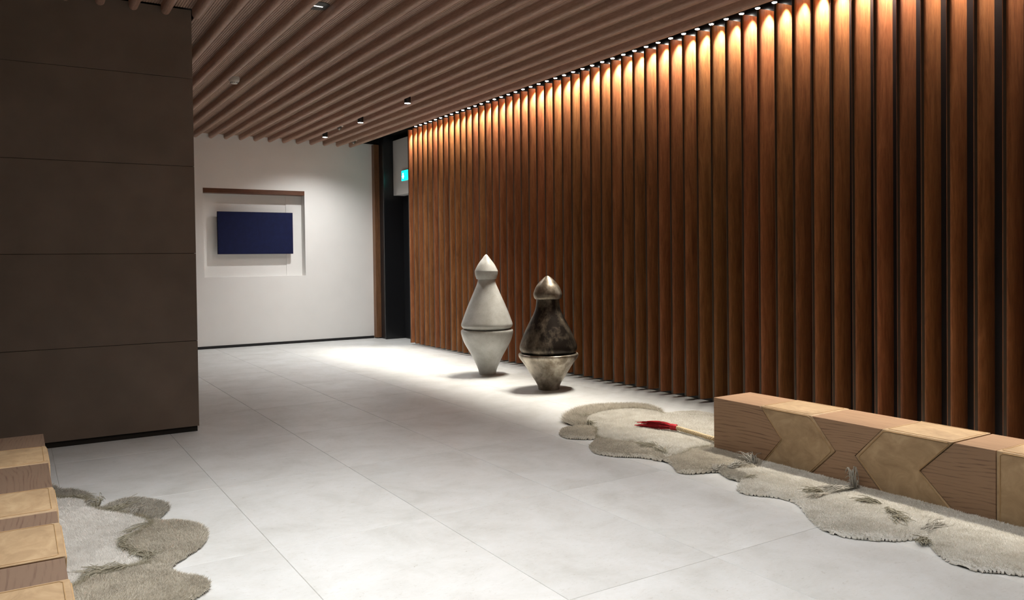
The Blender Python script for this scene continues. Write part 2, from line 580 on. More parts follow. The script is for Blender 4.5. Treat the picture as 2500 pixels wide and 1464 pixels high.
strip_me.materials.append(M['strip'])
for y in centres:
    o = obj('slat', slat_me, None, wall_right, (0, y, 0))
    obj('edge_strip', strip_me, None, o)

# ------------------------------------------------------------------ dark panelled wall on the left
wall_left = tag(obj('wall_left', box_mesh('wall_left', (X_OUT, DARK_X - 0.012, DARK_Y + 0.016, WHITE_Y, 0.0, 3.74)), M['plinth']), kind='structure')
joints = [0.047, 0.81, 1.5875, 2.357, 3.132, 3.738]
for a, b_ in zip(joints[:-1], joints[1:]):
    obj('panel', box_mesh('panel', (X_OUT, DARK_X, DARK_Y, DARK_Y + 0.015, a + 0.0018, b_ - 0.0018), bevel=0.0012), M['darkpanel'], wall_left)
    obj('panel', box_mesh('side_panel', (DARK_X - 0.011, DARK_X, DARK_Y + 0.018, WHITE_Y - 0.002, a + 0.002, b_ - 0.002), bevel=0.0012), M['darkpanel'], wall_left)
wall_outer = tag(obj('wall_outer', box_mesh('wall_outer', (X_OUT - 0.1, X_OUT, Y_NEAR, WHITE_Y, 0, 3.9)), M['offroom']), kind='structure')
wall_near = tag(obj('wall_near', box_mesh('wall_near', (X_OUT - 0.1, 6.6, Y_NEAR - 0.1, Y_NEAR, 0, 3.9)), M['offroom']), kind='structure')

# ------------------------------------------------------------------ white end wall with the niche
NX0, NX1, NZ0, NZ1, NB = 2.800, 4.587, 1.247, 2.805, WHITE_Y + 0.22
wall_back = tag(obj('wall_back', box_mesh('wall_back',
    (DARK_X, NX0, WHITE_Y, NB + 0.1, 0.0, 3.76), (NX1, 6.02, WHITE_Y, NB + 0.1, 0.0, 3.76),
    (NX0, NX1, WHITE_Y, NB + 0.1, 0.0, NZ0), (NX0, NX1, WHITE_Y, NB + 0.1, NZ1, 3.76),
    (NX0, NX1, NB, NB + 0.1, NZ0, NZ1)), M['white']), kind='structure')
obj('niche_pier', box_mesh('niche_pier', (4.295, NX1, NB - 0.012, NB, NZ0, NZ1 - 0.08)), M['white'], wall_back)
tag(obj('trim_1', box_mesh('trim_1', (NX0, NX1, WHITE_Y - 0.002, WHITE_Y + 0.20, NZ1 - 0.078, NZ1), bevel=0.001), M['lintel']), kind='structure')
tag(obj('baseboard_back', box_mesh('baseboard_back', (DARK_X, 5.915, WHITE_Y - 0.008, WHITE_Y, 0.0, 0.047)), M['black']), kind='structure')

# door corner: walnut post, black lacquered panel, recessed black door, white bulkhead
tag(obj('trim_2', box_mesh('trim_2', (5.92, 6.075, 14.42, WHITE_Y - 0.001, 0.02, 3.74), bevel=0.003), M['jamb']), kind='structure')
tag(obj('wall_corner', box_mesh('wall_corner', (6.02, 6.60, 14.15, 14.66, 0.0, 3.90), (5.995, 6.02, 14.15, 14.18, 0.0, 3.90), bevel=0.002), M['blackwall']), kind='structure')
tag(obj('door_1', box_mesh('door_1', (6.392, 6.43, 12.935, 14.148, 0.004, 2.74)), M['blackwall']), kind='structure')
tag(obj('wall_bulkhead', box_mesh('wall_bulkhead', (6.195, 6.45, 12.93, 14.149, 2.745, 3.785)), M['whitepanel']), kind='structure')

# ------------------------------------------------------------------ ceiling: slab, grooved panels, round battens
ceiling = tag(obj('ceiling', box_mesh('ceiling', (X_OUT - 0.1, 5.56, Y_NEAR, 14.95, 3.79, 3.98), (5.56, 6.6, Y_NEAR, 14.95, 3.90, 3.98), (5.553, 6.02, 14.44, 14.95, 3.762, 3.90), (DARK_X, 5.553, WHITE_Y, 14.95, 3.762, 3.79)), M['void']), kind='structure')
seams = [Y_NEAR + 0.01, -0.40, 2.54, 5.48, 8.42, 11.36, WHITE_Y - 0.004]
def grooved(y0, y1):
    w = RODP - 2 * RODR + 0.012
    x0 = -w / 2
    pitch, gw, gd = 0.0213, 0.0048, 0.007
    xs = [(x0, 0.0)]
    n = 8
    off = (w - (n - 1) * pitch) / 2
    for q in range(n):
        c = x0 + off + q * pitch
        xs += [(c - gw / 2, 0.0), (c - gw / 2, gd), (c + gw / 2, gd), (c + gw / 2, 0.0)]
    xs.append((x0 + w, 0.0))
    xs += [(x0 + w, 0.02), (x0, 0.02)]
    return prism_mesh('panel', [(a, CEIL + b_) for a, b_ in xs], 'y', y0, y1)
def rod_mesh(y0, y1):
    pr = []
    cz = ROD_Z + RODR
    pr.append((RODR, CEIL + 0.02))
    for a in np.linspace(0, -math.pi, 13):
        pr.append((RODR * math.cos(a), cz + RODR * math.sin(a)))
    pr.append((-RODR, CEIL + 0.02))
    return prism_mesh('batten', pr, 'y', y0, y1, smooth=30)
cache = {}
def cached(fn, y0, y1):
    key = (fn.__name__, round(y0, 3), round(y1, 3))
    if key not in cache:
        cache[key] = fn(y0, y1)
        cache[key].materials.append(M['rod'] if fn is rod_mesh else M['panel'])
    return cache[key]
for k in range(-5, 21):
    x = ROD0 + RODP * k
    end = DARK_Y - 0.001 if k <= 4 else WHITE_Y - 0.004
    for a, b_ in zip(seams[:-1], seams[1:]):
        if a >= end:
            continue
        obj('batten', cached(rod_mesh, a, min(b_, end) - 0.0015), None, ceiling, (x, 0, 0))
    if k < 20:
        pend = DARK_Y - 0.001 if k < 4 else WHITE_Y - 0.004
        for a, b_ in zip(seams[:-1], seams[1:]):
            if a >= pend:
                continue
            obj('panel', cached(grooved, a, min(b_, pend) - 0.002), None, ceiling, (x + RODP / 2, 0, 0))
tag(obj('trim_3', box_mesh('trim_3', (5.540, 5.552, Y_NEAR, WHITE_Y - 0.004, CEIL - 0.01, 3.90)), M['void']), kind='structure')

# ------------------------------------------------------------------ lamps
def lamp_light(parent, z, power, deg, blend, radius, col):
    ld = bpy.data.lights.new('lamp_beam', 'SPOT')
    ld.energy = power
    ld.spot_size = math.radians(deg)
    ld.spot_blend = blend
    ld.shadow_soft_size = radius
    ld.color = col
    lo = bpy.data.objects.new('lamp_beam', ld)
    lo.location = (0, 0, z)
    lo.parent = parent
    return link(lo)

ring_me = lathe('ring', [(0.022, -0.004), (0.028, -0.006), (0.030, 0.0), (0.030, 0.026)], 16)
ring_me.materials.append(M['black'])
lens_me = lathe('lens', [(0.010, -0.0125), (0.018, -0.011), (0.0225, -0.007), (0.0225, 0.002)], 16)
lens_me.materials.append(M['lamp'])
for k in range(NSLAT - 1):
    y = (centres[k] + centres[k + 1]) / 2
    t = thing('slat_downlight', 'tiny round recessed downlight above a gap in the walnut slat wall', 'downlight', (LAMP_X, y, LAMP_Z), 'downlights along the top of the slat wall')
    obj('ring', ring_me, None, t)
    obj('lens', lens_me, None, t)
    lamp_light(t, -0.018, LIGHT_W['slat'], 66, 0.85, 0.012, (1.0, 0.93, 0.83))

gap_x = lambda k: ROD0 + RODP * (k + 0.5)
can_me = lathe('can', [(0.040, 0.006), (0.043, 0.0), (0.045, 0.003), (0.045, 0.105)], 24)
can_me.materials.append(M['black'])
canlens_me = lathe('lens', [(0.0405, 0.0015), (0.0405, 0.006)], 24)
canlens_me.materials.append(M['lampcool'])
def can_light(x, y, label, group, power, deg=138, blend=1.0):
    t = thing('cylinder_spotlight', label, 'spotlight', (x, y, 3.645), group)
    obj('can', can_me, None, t)
    obj('lens', canlens_me, None, t)
    lamp_light(t, -0.008, power, deg, blend, 0.035, (1.0, 0.992, 0.978))
for y in (10.0, 11.74, 13.4):
    can_light(gap_x(16), y, 'black cylinder spotlight hung between ceiling battens, lens lit', 'lit cylinder spotlights in the ceiling battens', LIGHT_W['spot'] * (0.5 if y < 11 else 1.25))
for x, y in ((gap_x(11), 4.4), (gap_x(11), 2.8), (gap_x(11), 1.2), (gap_x(6), 4.4), (gap_x(6), 2.8), (gap_x(6), 1.2), (gap_x(1), 4.4), (gap_x(1), 2.8), (gap_x(1), 1.2)):
    can_light(x, y, 'black cylinder spotlight in the ceiling over the benches', 'cylinder spotlights over the benches', LIGHT_W['room'] * (3.9 if x < 1.5 else 1.0), 112, 1.0)

# ------------------------------------------------------------------ small ceiling fittings
t = thing('smoke_detector', 'white smoke detector with dark vent slots under the ceiling panel', 'smoke detector', (gap_x(7), 10.0, 3.668))
obj('base', lathe('base', [(0.052, 0.046), (0.064, 0.05), (0.066, 0.082)], 24), M['plastic'], t)
obj('dome', lathe('dome', [(0.030, 0.0), (0.036, 0.002), (0.050, 0.022), (0.062, 0.036), (0.063, 0.049)], 24), M['plastic'], t)
for i in range(12):
    a = 2 * math.pi * i / 12
    me = box_mesh('vent_slot', (-0.0045, 0.0045, -0.004, 0.004, 0.008, 0.024))
    o = obj('vent_slot', me, M['ventdark'], t, (0.0425 * math.cos(a), 0.0425 * math.sin(a), 0.0), a + math.pi / 2)
for x, y, lab in ((gap_x(16), 12.68, 'white ceiling detector with clear bulb between the two farther black spotlights'),
                  (gap_x(19), 14.05, 'white ceiling detector with clear bulb in front of the white end wall')):
    t = thing('ceiling_detector', lab, 'detector', (x, y, 3.672))
    obj('plate', lathe('plate', [(0.058, 0.052), (0.066, 0.056), (0.066, 0.078)], 24), M['plastic'], t)
    obj('bulb', lathe('bulb', [(0.006, 0.0), (0.022, 0.006), (0.034, 0.02), (0.038, 0.036), (0.038, 0.053)], 20), M['smoked'], t)
    obj('bulb_tip', lathe('bulb_tip', [(0.004, -0.006), (0.013, -0.004), (0.014, 0.004)], 14), M['plastic'], t)
t = thing('slot_downlight', 'round grey ceiling plate with one lit slot between battens', 'downlight', (gap_x(7), 6.86, CEIL - 0.006))
hw = RODP / 2 - RODR - 0.001
ang = np.linspace(0, 2 * math.pi, 48, endpoint=False)
pp = [(max(-hw, min(hw, 0.115 * math.cos(a))), 0.115 * math.sin(a)) for a in ang]
cl = []
for p in pp:
    if not cl or (abs(p[0] - cl[-1][0]) + abs(p[1] - cl[-1][1])) > 1e-4:
        cl.append(p)
obj('plate', prism_mesh('plate', cl, 'z', 0.0, 0.0058), M['greyplate'], t)
obj('lit_slot', box_mesh('lit_slot', (-0.055, 0.045, -0.008, 0.008, -0.002, 0.001), bevel=0.0008), M['slot'], t)

# ------------------------------------------------------------------ exit sign on the bulkhead
t = thing('exit_sign', 'glowing green exit sign on the white bulkhead by the slat wall', 'exit sign', (6.195, 13.58, 2.975))
obj('case', box_mesh('case', (-0.030, 0.0, -0.17, 0.12, 0.0, 0.2), bevel=0.004), M['signcase'], t)
obj('face', box_mesh('face', (-0.0325, -0.0301, -0.164, 0.114, 0.008, 0.192)), M['signgreen'], t)
arrow = [(0.03, 0.15), (0.065, 0.15), (0.065, 0.095), (0.092, 0.095), (0.048, 0.04), (0.003, 0.095), (0.03, 0.095)]
obj('arrow', prism_mesh('arrow', arrow, 'x', -0.0345, -0.0325), M['signwhite'], t)

# ------------------------------------------------------------------ blue canvas in the niche
t = thing('painting', 'dark blue monochrome canvas hung in the niche of the white wall', 'painting', (3.72, 14.64, 1.655))
obj('canvas', box_mesh('canvas', (-0.664, 0.664, -0.004, 0.0, 0.0, 0.748)), M['blue'], t)
obj('stretcher', box_mesh('stretcher', (-0.668, 0.668, 0.0, 0.045, -0.004, 0.752), bevel=0.002), M['blueedge'], t)
obj('wall_bracket', box_mesh('wall_bracket', (-0.3, 0.3, 0.045, NB - 14.64, 0.3, 0.45)), M['black'], t)

# ------------------------------------------------------------------ vases
def vase(label, loc, lower, upper, cap, mats):
    t = thing('lidded_vase', label, 'vase', loc)
    for nm, pr, mt in (('lower_body', lower, mats[0]), ('upper_body', upper, mats[1]), ('lid', cap, mats[2])):
        P = catmull([(r, z, 0) for r, z in pr], 4, closed=False)
        obj(nm, lathe(nm, [(p[0], p[1]) for p in P], 64, 50), mt, t)
vase('tall white speckled ceramic lidded vase by the slat wall', (5.228, 8.99, 0.0),
     [(0.108, 0.0), (0.114, 0.03), (0.127, 0.078), (0.157, 0.150), (0.216, 0.267), (0.299, 0.414), (0.335, 0.516), (0.341, 0.562), (0.334, 0.584), (0.315, 0.592), (0.288, 0.592)],
     [(0.286, 0.592), (0.310, 0.606), (0.330, 0.628), (0.337, 0.655), (0.3215, 0.707), (0.2665, 0.853), (0.203, 1.0), (0.1522, 1.117), (0.122, 1.19), (0.112, 1.244)],
     [(0.110, 1.244), (0.128, 1.245), (0.134, 1.26), (0.1454, 1.296), (0.1512, 1.338), (0.1475, 1.36), (0.106, 1.440), (0.052, 1.513), (0.030, 1.543), (0.013, 1.561), (0.004, 1.568)],
     (M['ceramic'],) * 3)
vase('shorter bronze lidded vase with dark mottled patina by the slat wall', (5.197, 7.54, 0.0),
     [(0.122, 0.0), (0.124, 0.02), (0.130, 0.045), (0.151, 0.088), (0.198, 0.160), (0.274, 0.282), (0.330, 0.358), (0.3445, 0.392), (0.340, 0.412), (0.320, 0.419), (0.297, 0.419)],
     [(0.295, 0.419), (0.313, 0.432), (0.328, 0.456), (0.3316, 0.487), (0.3204, 0.535), (0.268, 0.665), (0.2046, 0.794), (0.1718, 0.858), (0.146, 0.923), (0.135, 0.98), (0.1326, 1.036)],
     [(0.130, 1.036), (0.146, 1.040), (0.158, 1.060), (0.1646, 1.092), (0.158, 1.125), (0.1345, 1.180), (0.102, 1.224), (0.066, 1.262), (0.036, 1.289), (0.015, 1.302), (0.004, 1.307)],
     (M['bronze_a'], M['bronze_b'], M['bronze_c']))

# ------------------------------------------------------------------ benches of oak and leather chevron blocks
def bench(label, loc, x0, x1, h, joints_, kinds, oakname):
    """joints_: list of (top_y, mid_y, bottom_y) from the far end to the near end"""
    t = thing('block_bench', label, 'bench', loc)
    g = 0.0022
    for i, kd in enumerate(kinds):
        a, b_ = joints_[i], joints_[i + 1]
        lift = 0.004 if kd == 'leather' else 0.0
        def line(j, s, z0, z1):
            if abs(j[0] - j[1]) < 1e-6:
                return [(j[0] + s, z1), (j[2] + s, z0)]
            return [(j[0] + s, z1), (j[1] + s, h / 2), (j[2] + s, z0)]
        pts = line(a, -g, 0.001, h + lift) + line(b_, g, 0.001, h + lift)[::-1]
        nm = 'leather_block' if kd == 'leather' else 'oak_block'
        if kd == 'leather':
            me = prism_mesh(nm, pts, 'x', x0 - 0.005, x1 + 0.005, bevel=0.009, seg=3, smooth=50)
        else:
            me = prism_mesh(nm, pts, 'x', x0, x1, bevel=0.002, seg=1)
        o = obj(nm, me, M['leather'] if kd == 'leather' else M[oakname], t)
        if kd == 'leather':
            cy_ = sum(p[0] for p in pts) / len(pts)
            parts = []
            for xf in (x0 - 0.006, x1 + 0.006):
                path = []
                ins = [((p[0] - cy_) * 0.93 + cy_, (p[1] - h / 2) * 0.955 + h / 2) for p in pts]
                n = len(ins)
                for q in range(n):
                    for s in (0.04, 0.5, 0.96):
                        path.append((xf, ins[q][0] * (1 - s) + ins[(q + 1) % n][0] * s, ins[q][1] * (1 - s) + ins[(q + 1) % n][1] * s))
                parts.append(tube_geo(path, 0.0028, 6, closed=True))
            ya, yb = a[0] - 0.02, b_[0] + 0.02
            zt = h + lift + 0.0005
            path = [(x0 + 0.018, ya, zt), (x0 + 0.018, yb, zt), (x1 - 0.018, yb, zt), (x1 - 0.018, ya, zt)]
            dense = []
            for q in range(4):
                for s in (0.03, 0.5, 0.97):
                    dense.append(tuple(np.array(path[q]) * (1 - s) + np.array(path[(q + 1) % 4]) * s))
            parts.append(tube_geo(dense, 0.0022, 6, closed=True))
            V, Fc = join_geo(parts)
            obj('piping', make_mesh('piping', V, Fc, 60), M['piping'], o)
    return t
jr = [(4.382, 4.382, 4.382), (3.931, 3.740, 3.918), (3.487, 3.304, 3.512), (2.967, 3.162, 2.969), (2.522, 2.728, 2.511), (2.292, 2.292, 2.292), (1.85, 1.66, 1.85), (1.36, 1.36, 1.36)]
bench('long low oak and tan leather chevron bench beside the walnut slat wall', (0, 0, 0), 4.565, 4.975, 0.413, jr,
      ['oak', 'leather', 'oak', 'leather', 'oak', 'leather', 'oak'], 'oakm')
jl = [(5.905, 5.905, 5.905), (5.485, 5.30, 5.485), (5.022, 5.2, 5.022), (4.452, 4.63, 4.452), (4.015, 3.95, 4.015), (3.825, 3.76, 3.825), (3.36, 3.54, 3.36), (3.117, 3.30, 3.117), (2.60, 2.60, 2.60)]
jl[2] = (5.022, 4.84, 5.022)
jl[3] = (4.452, 4.27, 4.452)
bench('low bench of oak and leather strips beside the dark panelled wall', (0, 0, 0), -0.275, 0.137, 0.42, jl,
      ['oak', 'leather', 'oak', 'leather', 'oak', 'leather', 'oak', 'leather'], 'oakl')

# ------------------------------------------------------------------ shaggy rugs
def in_poly(P, poly):
    x, y = P[:, 0], P[:, 1]
    ins = np.zeros(len(P), bool)
    n = len(poly)
    for i in range(n):
        x0, y0 = poly[i]
        x1, y1 = poly[(i + 1) % n]
        c = ((y0 > y) != (y1 > y))
        if y1 != y0:
            xi = (x1 - x0) * (y - y0) / (y1 - y0) + x0
            ins ^= c & (x < xi)
    return ins

def dist_poly(P, poly):
    d = np.full(len(P), 1e9)
    n = len(poly)
    for i in range(n):
        a, b_ = poly[i], poly[(i + 1) % n]
        ab = b_ - a
        l2 = ab @ ab + 1e-12
        t_ = np.clip(((P - a) @ ab) / l2, 0, 1)
        q = P - (a + t_[:, None] * ab)
        d = np.minimum(d, np.hypot(q[:, 0], q[:, 1]))
    return d

def blades(root, hgt, tilt, lean, width):
    """triangular wool blades as one mesh"""
    n = len(root)
    ang = rng.uniform(0, 2 * np.pi, n)
    w = width * rng.uniform(0.7, 1.3, n)
    dx, dy = np.cos(ang) * w / 2, np.sin(ang) * w / 2
    ta = rng.uniform(0, 2 * np.pi, n)
    tx = np.cos(ta) * tilt * hgt + lean[:, 0] * hgt
    ty = np.sin(ta) * tilt * hgt + lean[:, 1] * hgt
    V = np.zeros((n, 3, 3))
    V[:, 0] = root + np.stack([dx, dy, np.zeros(n)], 1)
    V[:, 1] = root - np.stack([dx, dy, np.zeros(n)], 1)
    V[:, 2] = root + np.stack([tx, ty, hgt], 1)
    return V.reshape(-1, 3)

def blade_mesh(name, V):
    me = bpy.data.meshes.new(name)
    n = len(V)
    me.vertices.add(n)
    me.vertices.foreach_set('co', V.astype(np.float32).ravel())
    me.loops.add(n)
    me.loops.foreach_set('vertex_index', np.arange(n, dtype=np.int32))
    me.polygons.add(n // 3)
    me.polygons.foreach_set('loop_start', np.arange(0, n, 3, dtype=np.int32))
    me.update(calc_edges=True)
    return me

def tuft(c, direction, n, length, spread, rise, rad=0.0024):
    parts = []
    d0 = np.array([*direction, 0.0])
    d0 /= np.linalg.norm(d0) + 1e-9
    for _ in range(int(n * 2.4)):
        d = d0 + rng.normal(0, spread * 0.8, 3) * np.array([1, 1, 0.3])
        l = length * rng.uniform(0.6, 1.15)
        s = np.array([c[0], c[1], c[2]]) + rng.normal(0, 0.008, 3) * np.array([1, 1, 0.3])
        up_ = rise * rng.uniform(0.3, 1.2)
        wv, ph = np.array([-d0[1], d0[0], 0.2]), rng.uniform(0, 6.28)
        pts = []
        for t_ in np.linspace(0, 1, 6):
            pts.append(s + d * l * t_ + wv * math.sin(t_ * 5.0 + ph) * l * 0.10 + np.array([0, 0, up_ * math.sin(t_ * math.pi * 0.75) + 0.002]))
        parts.append(tube_geo(pts, rad, 5, taper=[1, 1, 1, 0.95, 0.9, 0.6]))
    V, Fc = join_geo(parts)
    return make_mesh('yarn_tuft', V, Fc, 180)

def islands(cell):
    """connected groups of grid cells, tiny ones dropped"""
    left = {(int(a), int(b_)) for a, b_ in zip(*np.nonzero(cell))}
    out = []
    while left:
        st = [left.pop()]
        comp = []
        while st:
            a, b_ = st.pop()
            comp.append((a, b_))
            for q in ((a + 1, b_), (a - 1, b_), (a, b_ + 1), (a, b_ - 1)):
                if q in left:
                    left.remove(q)
                    st.append(q)
        if len(comp) > 14:
            A = np.array(comp)
            out.append((A[:, 0], A[:, 1]))
    return out

def make_rug(label, loc, outline, sections, step, density, thick, blade_w, border=None):
    """outline: closed polygon; sections: list of (name, material, polygon or None, pile height, density factor)"""
    t = thing('shag_rug', label, 'rug', loc)
    O = np.array(outline, float)
    mn, mx_ = O.min(0) - 0.02, O.max(0) + 0.02
    nx, ny = int((mx_[0] - mn[0]) / step) + 1, int((mx_[1] - mn[1]) / step) + 1
    gx, gy = np.meshgrid(np.arange(nx) * step + mn[0], np.arange(ny) * step + mn[1], indexing='ij')
    P = np.stack([gx.ravel(), gy.ravel()], 1)
    inside = in_poly(P, O)
    dout = dist_poly(P, O)
    outer = ~inside & (dout < step * 0.75)
    dout = np.where(inside, dout, 0.0)
    inside = inside | outer
    sec = np.full(len(P), -1)
    dsec = np.full(len(P), 1.0)
    for i, s in enumerate(sections):
        if s[2] is None:
            sel = inside
        else:
            sel = inside & in_poly(P, np.array(s[2]))
            dd = dist_poly(P, np.array(s[2]))
            dsec = np.minimum(dsec, np.where(inside, dd, 1.0))
        sec[sel] = i
    if border is not None:
        bi, poly_, bw = border
        db = dist_poly(P, np.array(poly_)) + 0.006 * np.sin(P[:, 0] * 40 + P[:, 1] * 23)
        sel = inside & (db < bw) & ~in_poly(P, np.array(poly_))
        sec[sel] = bi
    dall = np.minimum(dout, dsec * 1.15)
    e = np.clip(dall / 0.05, 0, 1)
    base_h = thick * (0.45 + 0.55 * np.sqrt(1 - (1 - e) ** 2))
    e2 = np.clip(dout / 0.03, 0, 1)
    base_h *= 0.35 + 0.65 * np.sqrt(1 - (1 - e2) ** 2)
    nzv = 0.10 * np.sin(P[:, 0] * 31 + 1.7 * np.sin(P[:, 1] * 17)) * np.sin(P[:, 1] * 27 + 2.1 * np.sin(P[:, 0] * 13))
    base_h *= 1 + nzv
    H = base_h.reshape(nx, ny)
    IN = inside.reshape(nx, ny)
    SEC = sec.reshape(nx, ny)
    # dark backing under the whole outline
    tn = np.roll(O, -1, 0) - np.roll(O, 1, 0)
    tn /= np.linalg.norm(tn, axis=1)[:, None] + 1e-9
    nrm = np.stack([-tn[:, 1], tn[:, 0]], 1)
    if not in_poly(O[3:4] + nrm[3:4] * 0.004, O)[0]:
        nrm = -nrm
    bk = [tuple(p) for p in O + nrm * 0.009]
    obj('backing', prism_mesh('backing', bk, 'z', 0.0005, 0.007), M['backing'], t)
    for i, s in enumerate(sections):
        cell = IN[:-1, :-1] & IN[1:, :-1] & IN[1:, 1:] & IN[:-1, 1:] & (SEC[:-1, :-1] == i)
        for ii, jj in islands(cell):
            ids = {}
            verts, faces = [], []
            def vid(a, b_):
                k_ = a * ny + b_
                if k_ not in ids:
                    ids[k_] = len(verts)
                    verts.append((gx[a, b_], gy[a, b_], H[a, b_] * 0.8))
                return ids[k_]
            for a, b_ in zip(ii.tolist(), jj.tolist()):
                faces.append((vid(a, b_), vid(a + 1, b_), vid(a + 1, b_ + 1), vid(a, b_ + 1)))
            o = obj('pad', make_mesh('pad', verts, faces, 180), M[s[1]], t)
            # pile
            n = int(len(ii) * step * step * density * s[4])
            pick = rng.integers(0, len(ii), n)
            px_ = gx[ii[pick], jj[pick]] + rng.uniform(0, step, n)
            py_ = gy[ii[pick], jj[pick]] + rng.uniform(0, step, n)
            zz = H[ii[pick], jj[pick]] * 0.72
            gH0 = (H[ii[pick] + 1, jj[pick]] - H[ii[pick], jj[pick]]) / step
            gH1 = (H[ii[pick], jj[pick] + 1] - H[ii[pick], jj[pick]]) / step
            flow = 0.35 * np.stack([np.sin(px_ * 6 + py_ * 3), np.cos(py_ * 5 - px_ * 4)], 1)
            lean = np.stack([-gH0, -gH1], 1) * 0.45
            ln = np.hypot(lean[:, 0], lean[:, 1])[:, None] + 1e-9
            lean = lean / ln * np.minimum(ln, 0.5) + flow
            hg = s[3] * rng.uniform(0.55, 1.15, n)
            V = blades(np.stack([px_, py_, zz], 1), hg, 0.8, lean, blade_w)
            V[:, 2] = np.maximum(V[:, 2], 0.004)
            tag(obj('pile', blade_mesh('pile', V), M[s[1]], o), kind='stuff')
    return t

# right rug: runs out from under the long bench
out_r = catmull([(3.868, 5.37), (3.90, 5.50), (4.02, 5.625), (4.165, 5.645), (4.215, 5.72), (4.226, 5.87), (4.374, 6.06), (4.625, 6.22), (4.87, 6.25), (5.13, 6.17),
                 (5.28, 6.0), (5.27, 5.80), (5.215, 5.62), (5.354, 5.59), (5.51, 5.50), (5.54, 5.30), (5.50, 4.95), (5.42, 4.60), (5.20, 4.43), (4.97, 4.405), (4.60, 4.40), (4.558, 4.36), (4.558, 4.0), (4.558, 3.4), (4.558, 2.6), (4.558, 1.6), (4.50, 1.45), (4.25, 1.50), (4.02, 1.66), (3.955, 1.80), (3.888, 1.911), (3.821, 1.983), (3.806, 2.085), (3.845, 2.192),
                  (3.95, 2.300), (3.985, 2.36), (3.955, 2.410), (3.867, 2.447), (3.779, 2.523), (3.71, 2.62), (3.70, 2.742), (3.763, 2.87), (3.852, 2.99), (3.955, 3.12), (3.985, 3.22), (3.96, 3.31), (3.880, 3.419), (3.872, 3.50),
                  (3.94, 3.585), (4.06, 3.640), (4.045, 3.70), (4.066, 3.80), (4.11, 3.90), (4.02, 3.945), (3.92, 3.985), (3.885, 4.07), (3.955, 4.18), (3.996, 4.27), (3.99, 4.36), (3.945, 4.503), (3.80, 4.662),
                  (3.752, 4.825), (3.84, 5.01), (4.0, 5.14), (4.025, 5.195), (3.985, 5.225), (3.905, 5.29)], 5)
white_r = catmull([(5.42, 4.60), (5.46, 5.10), (5.34, 5.33), (5.157, 5.48), (5.17, 5.72), (5.10, 5.90), (4.899, 5.985), (4.62, 5.94), (4.42, 5.81), (4.31, 5.60), (4.262, 5.44), (4.13, 5.29), (4.05, 5.14), (4.102, 5.0),
                   (4.215, 4.81), (4.195, 4.685), (4.12, 4.50), (4.135, 4.375), (4.26, 4.40), (4.40, 4.46), (4.55, 4.415), (4.97, 4.41), (5.2, 4.45)], 5)
lobe_tip = catmull([(3.85, 5.35), (3.88, 5.52), (4.02, 5.645), (4.20, 5.66), (4.27, 5.56), (4.25, 5.42), (4.12, 5.27), (4.02, 5.19)], 5)
lobe_mid = catmull([(4.02, 5.16), (4.07, 5.10), (4.10, 5.0), (4.205, 4.81), (4.19, 4.69), (4.11, 4.50), (4.06, 4.38), (3.97, 4.36), (3.90, 4.50), (3.74, 4.66), (3.70, 4.83), (3.82, 5.04)], 5)
lobe_small = catmull([(4.02, 3.92), (4.11, 3.93), (4.19, 3.87), (4.20, 3.78), (4.16, 3.68), (4.05, 3.62), (4.0, 3.75)], 5)
lobe_four = catmull([(4.0, 4.34), (4.13, 4.36), (4.26, 4.38), (4.40, 4.44), (4.70, 4.40), (4.70, 3.95), (4.40, 3.80), (4.22, 3.85), (4.12, 3.94), (3.92, 3.93), (3.84, 4.07), (3.94, 4.2)], 5)
lobe_five = catmull([(4.05, 3.66), (4.2, 3.80), (4.38, 3.79), (4.70, 3.90), (4.70, 3.10), (4.45, 3.08), (4.2, 3.12), (3.98, 3.20), (3.90, 3.3), (3.82, 3.46)], 5)
lobe_six = catmull([(3.97, 3.19), (4.2, 3.11), (4.45, 3.07), (4.70, 3.08), (4.7, 2.40), (4.45, 2.46), (4.2, 2.42), (3.99, 2.36), (3.78, 2.46), (3.62, 2.7), (3.8, 3.0)], 5)
far_arc = catmull([(4.13, 5.70), (4.20, 5.90), (4.36, 6.10), (4.62, 6.27), (4.88, 6.30), (5.16, 6.20), (5.33, 6.0), (5.30, 5.78), (5.18, 5.62), (5.18, 5.74), (5.10, 5.91), (4.899, 6.0), (4.61, 5.955), (4.41, 5.82), (4.30, 5.64), (4.2, 5.63)], 5)
rug_r = make_rug('large cream and grey lobed shag rug under the red tassel', (0, 0, 0), out_r,
    [('near', 'cream', None, 0.013, 1.0), ('far_arc', 'beige', far_arc, 0.040, 0.8), ('white', 'cream', white_r, 0.021, 1.0), ('tip', 'beige', lobe_tip, 0.013, 1.0),
     ('mid', 'beige', lobe_mid, 0.013, 1.0), ('four', 'beige', lobe_four, 0.013, 1.0), ('five', 'cream', lobe_five, 0.013, 1.0), ('six', 'cream', lobe_six, 0.013, 1.0), ('small', 'grey', lobe_small, 0.014, 1.0), ('border', 'olive', [(0, 0), (0.001, 0), (0, 0.001)], 0.020, 1.0)],
    0.012, 95000, 0.036, 0.0045, (9, white_r, 0.020))
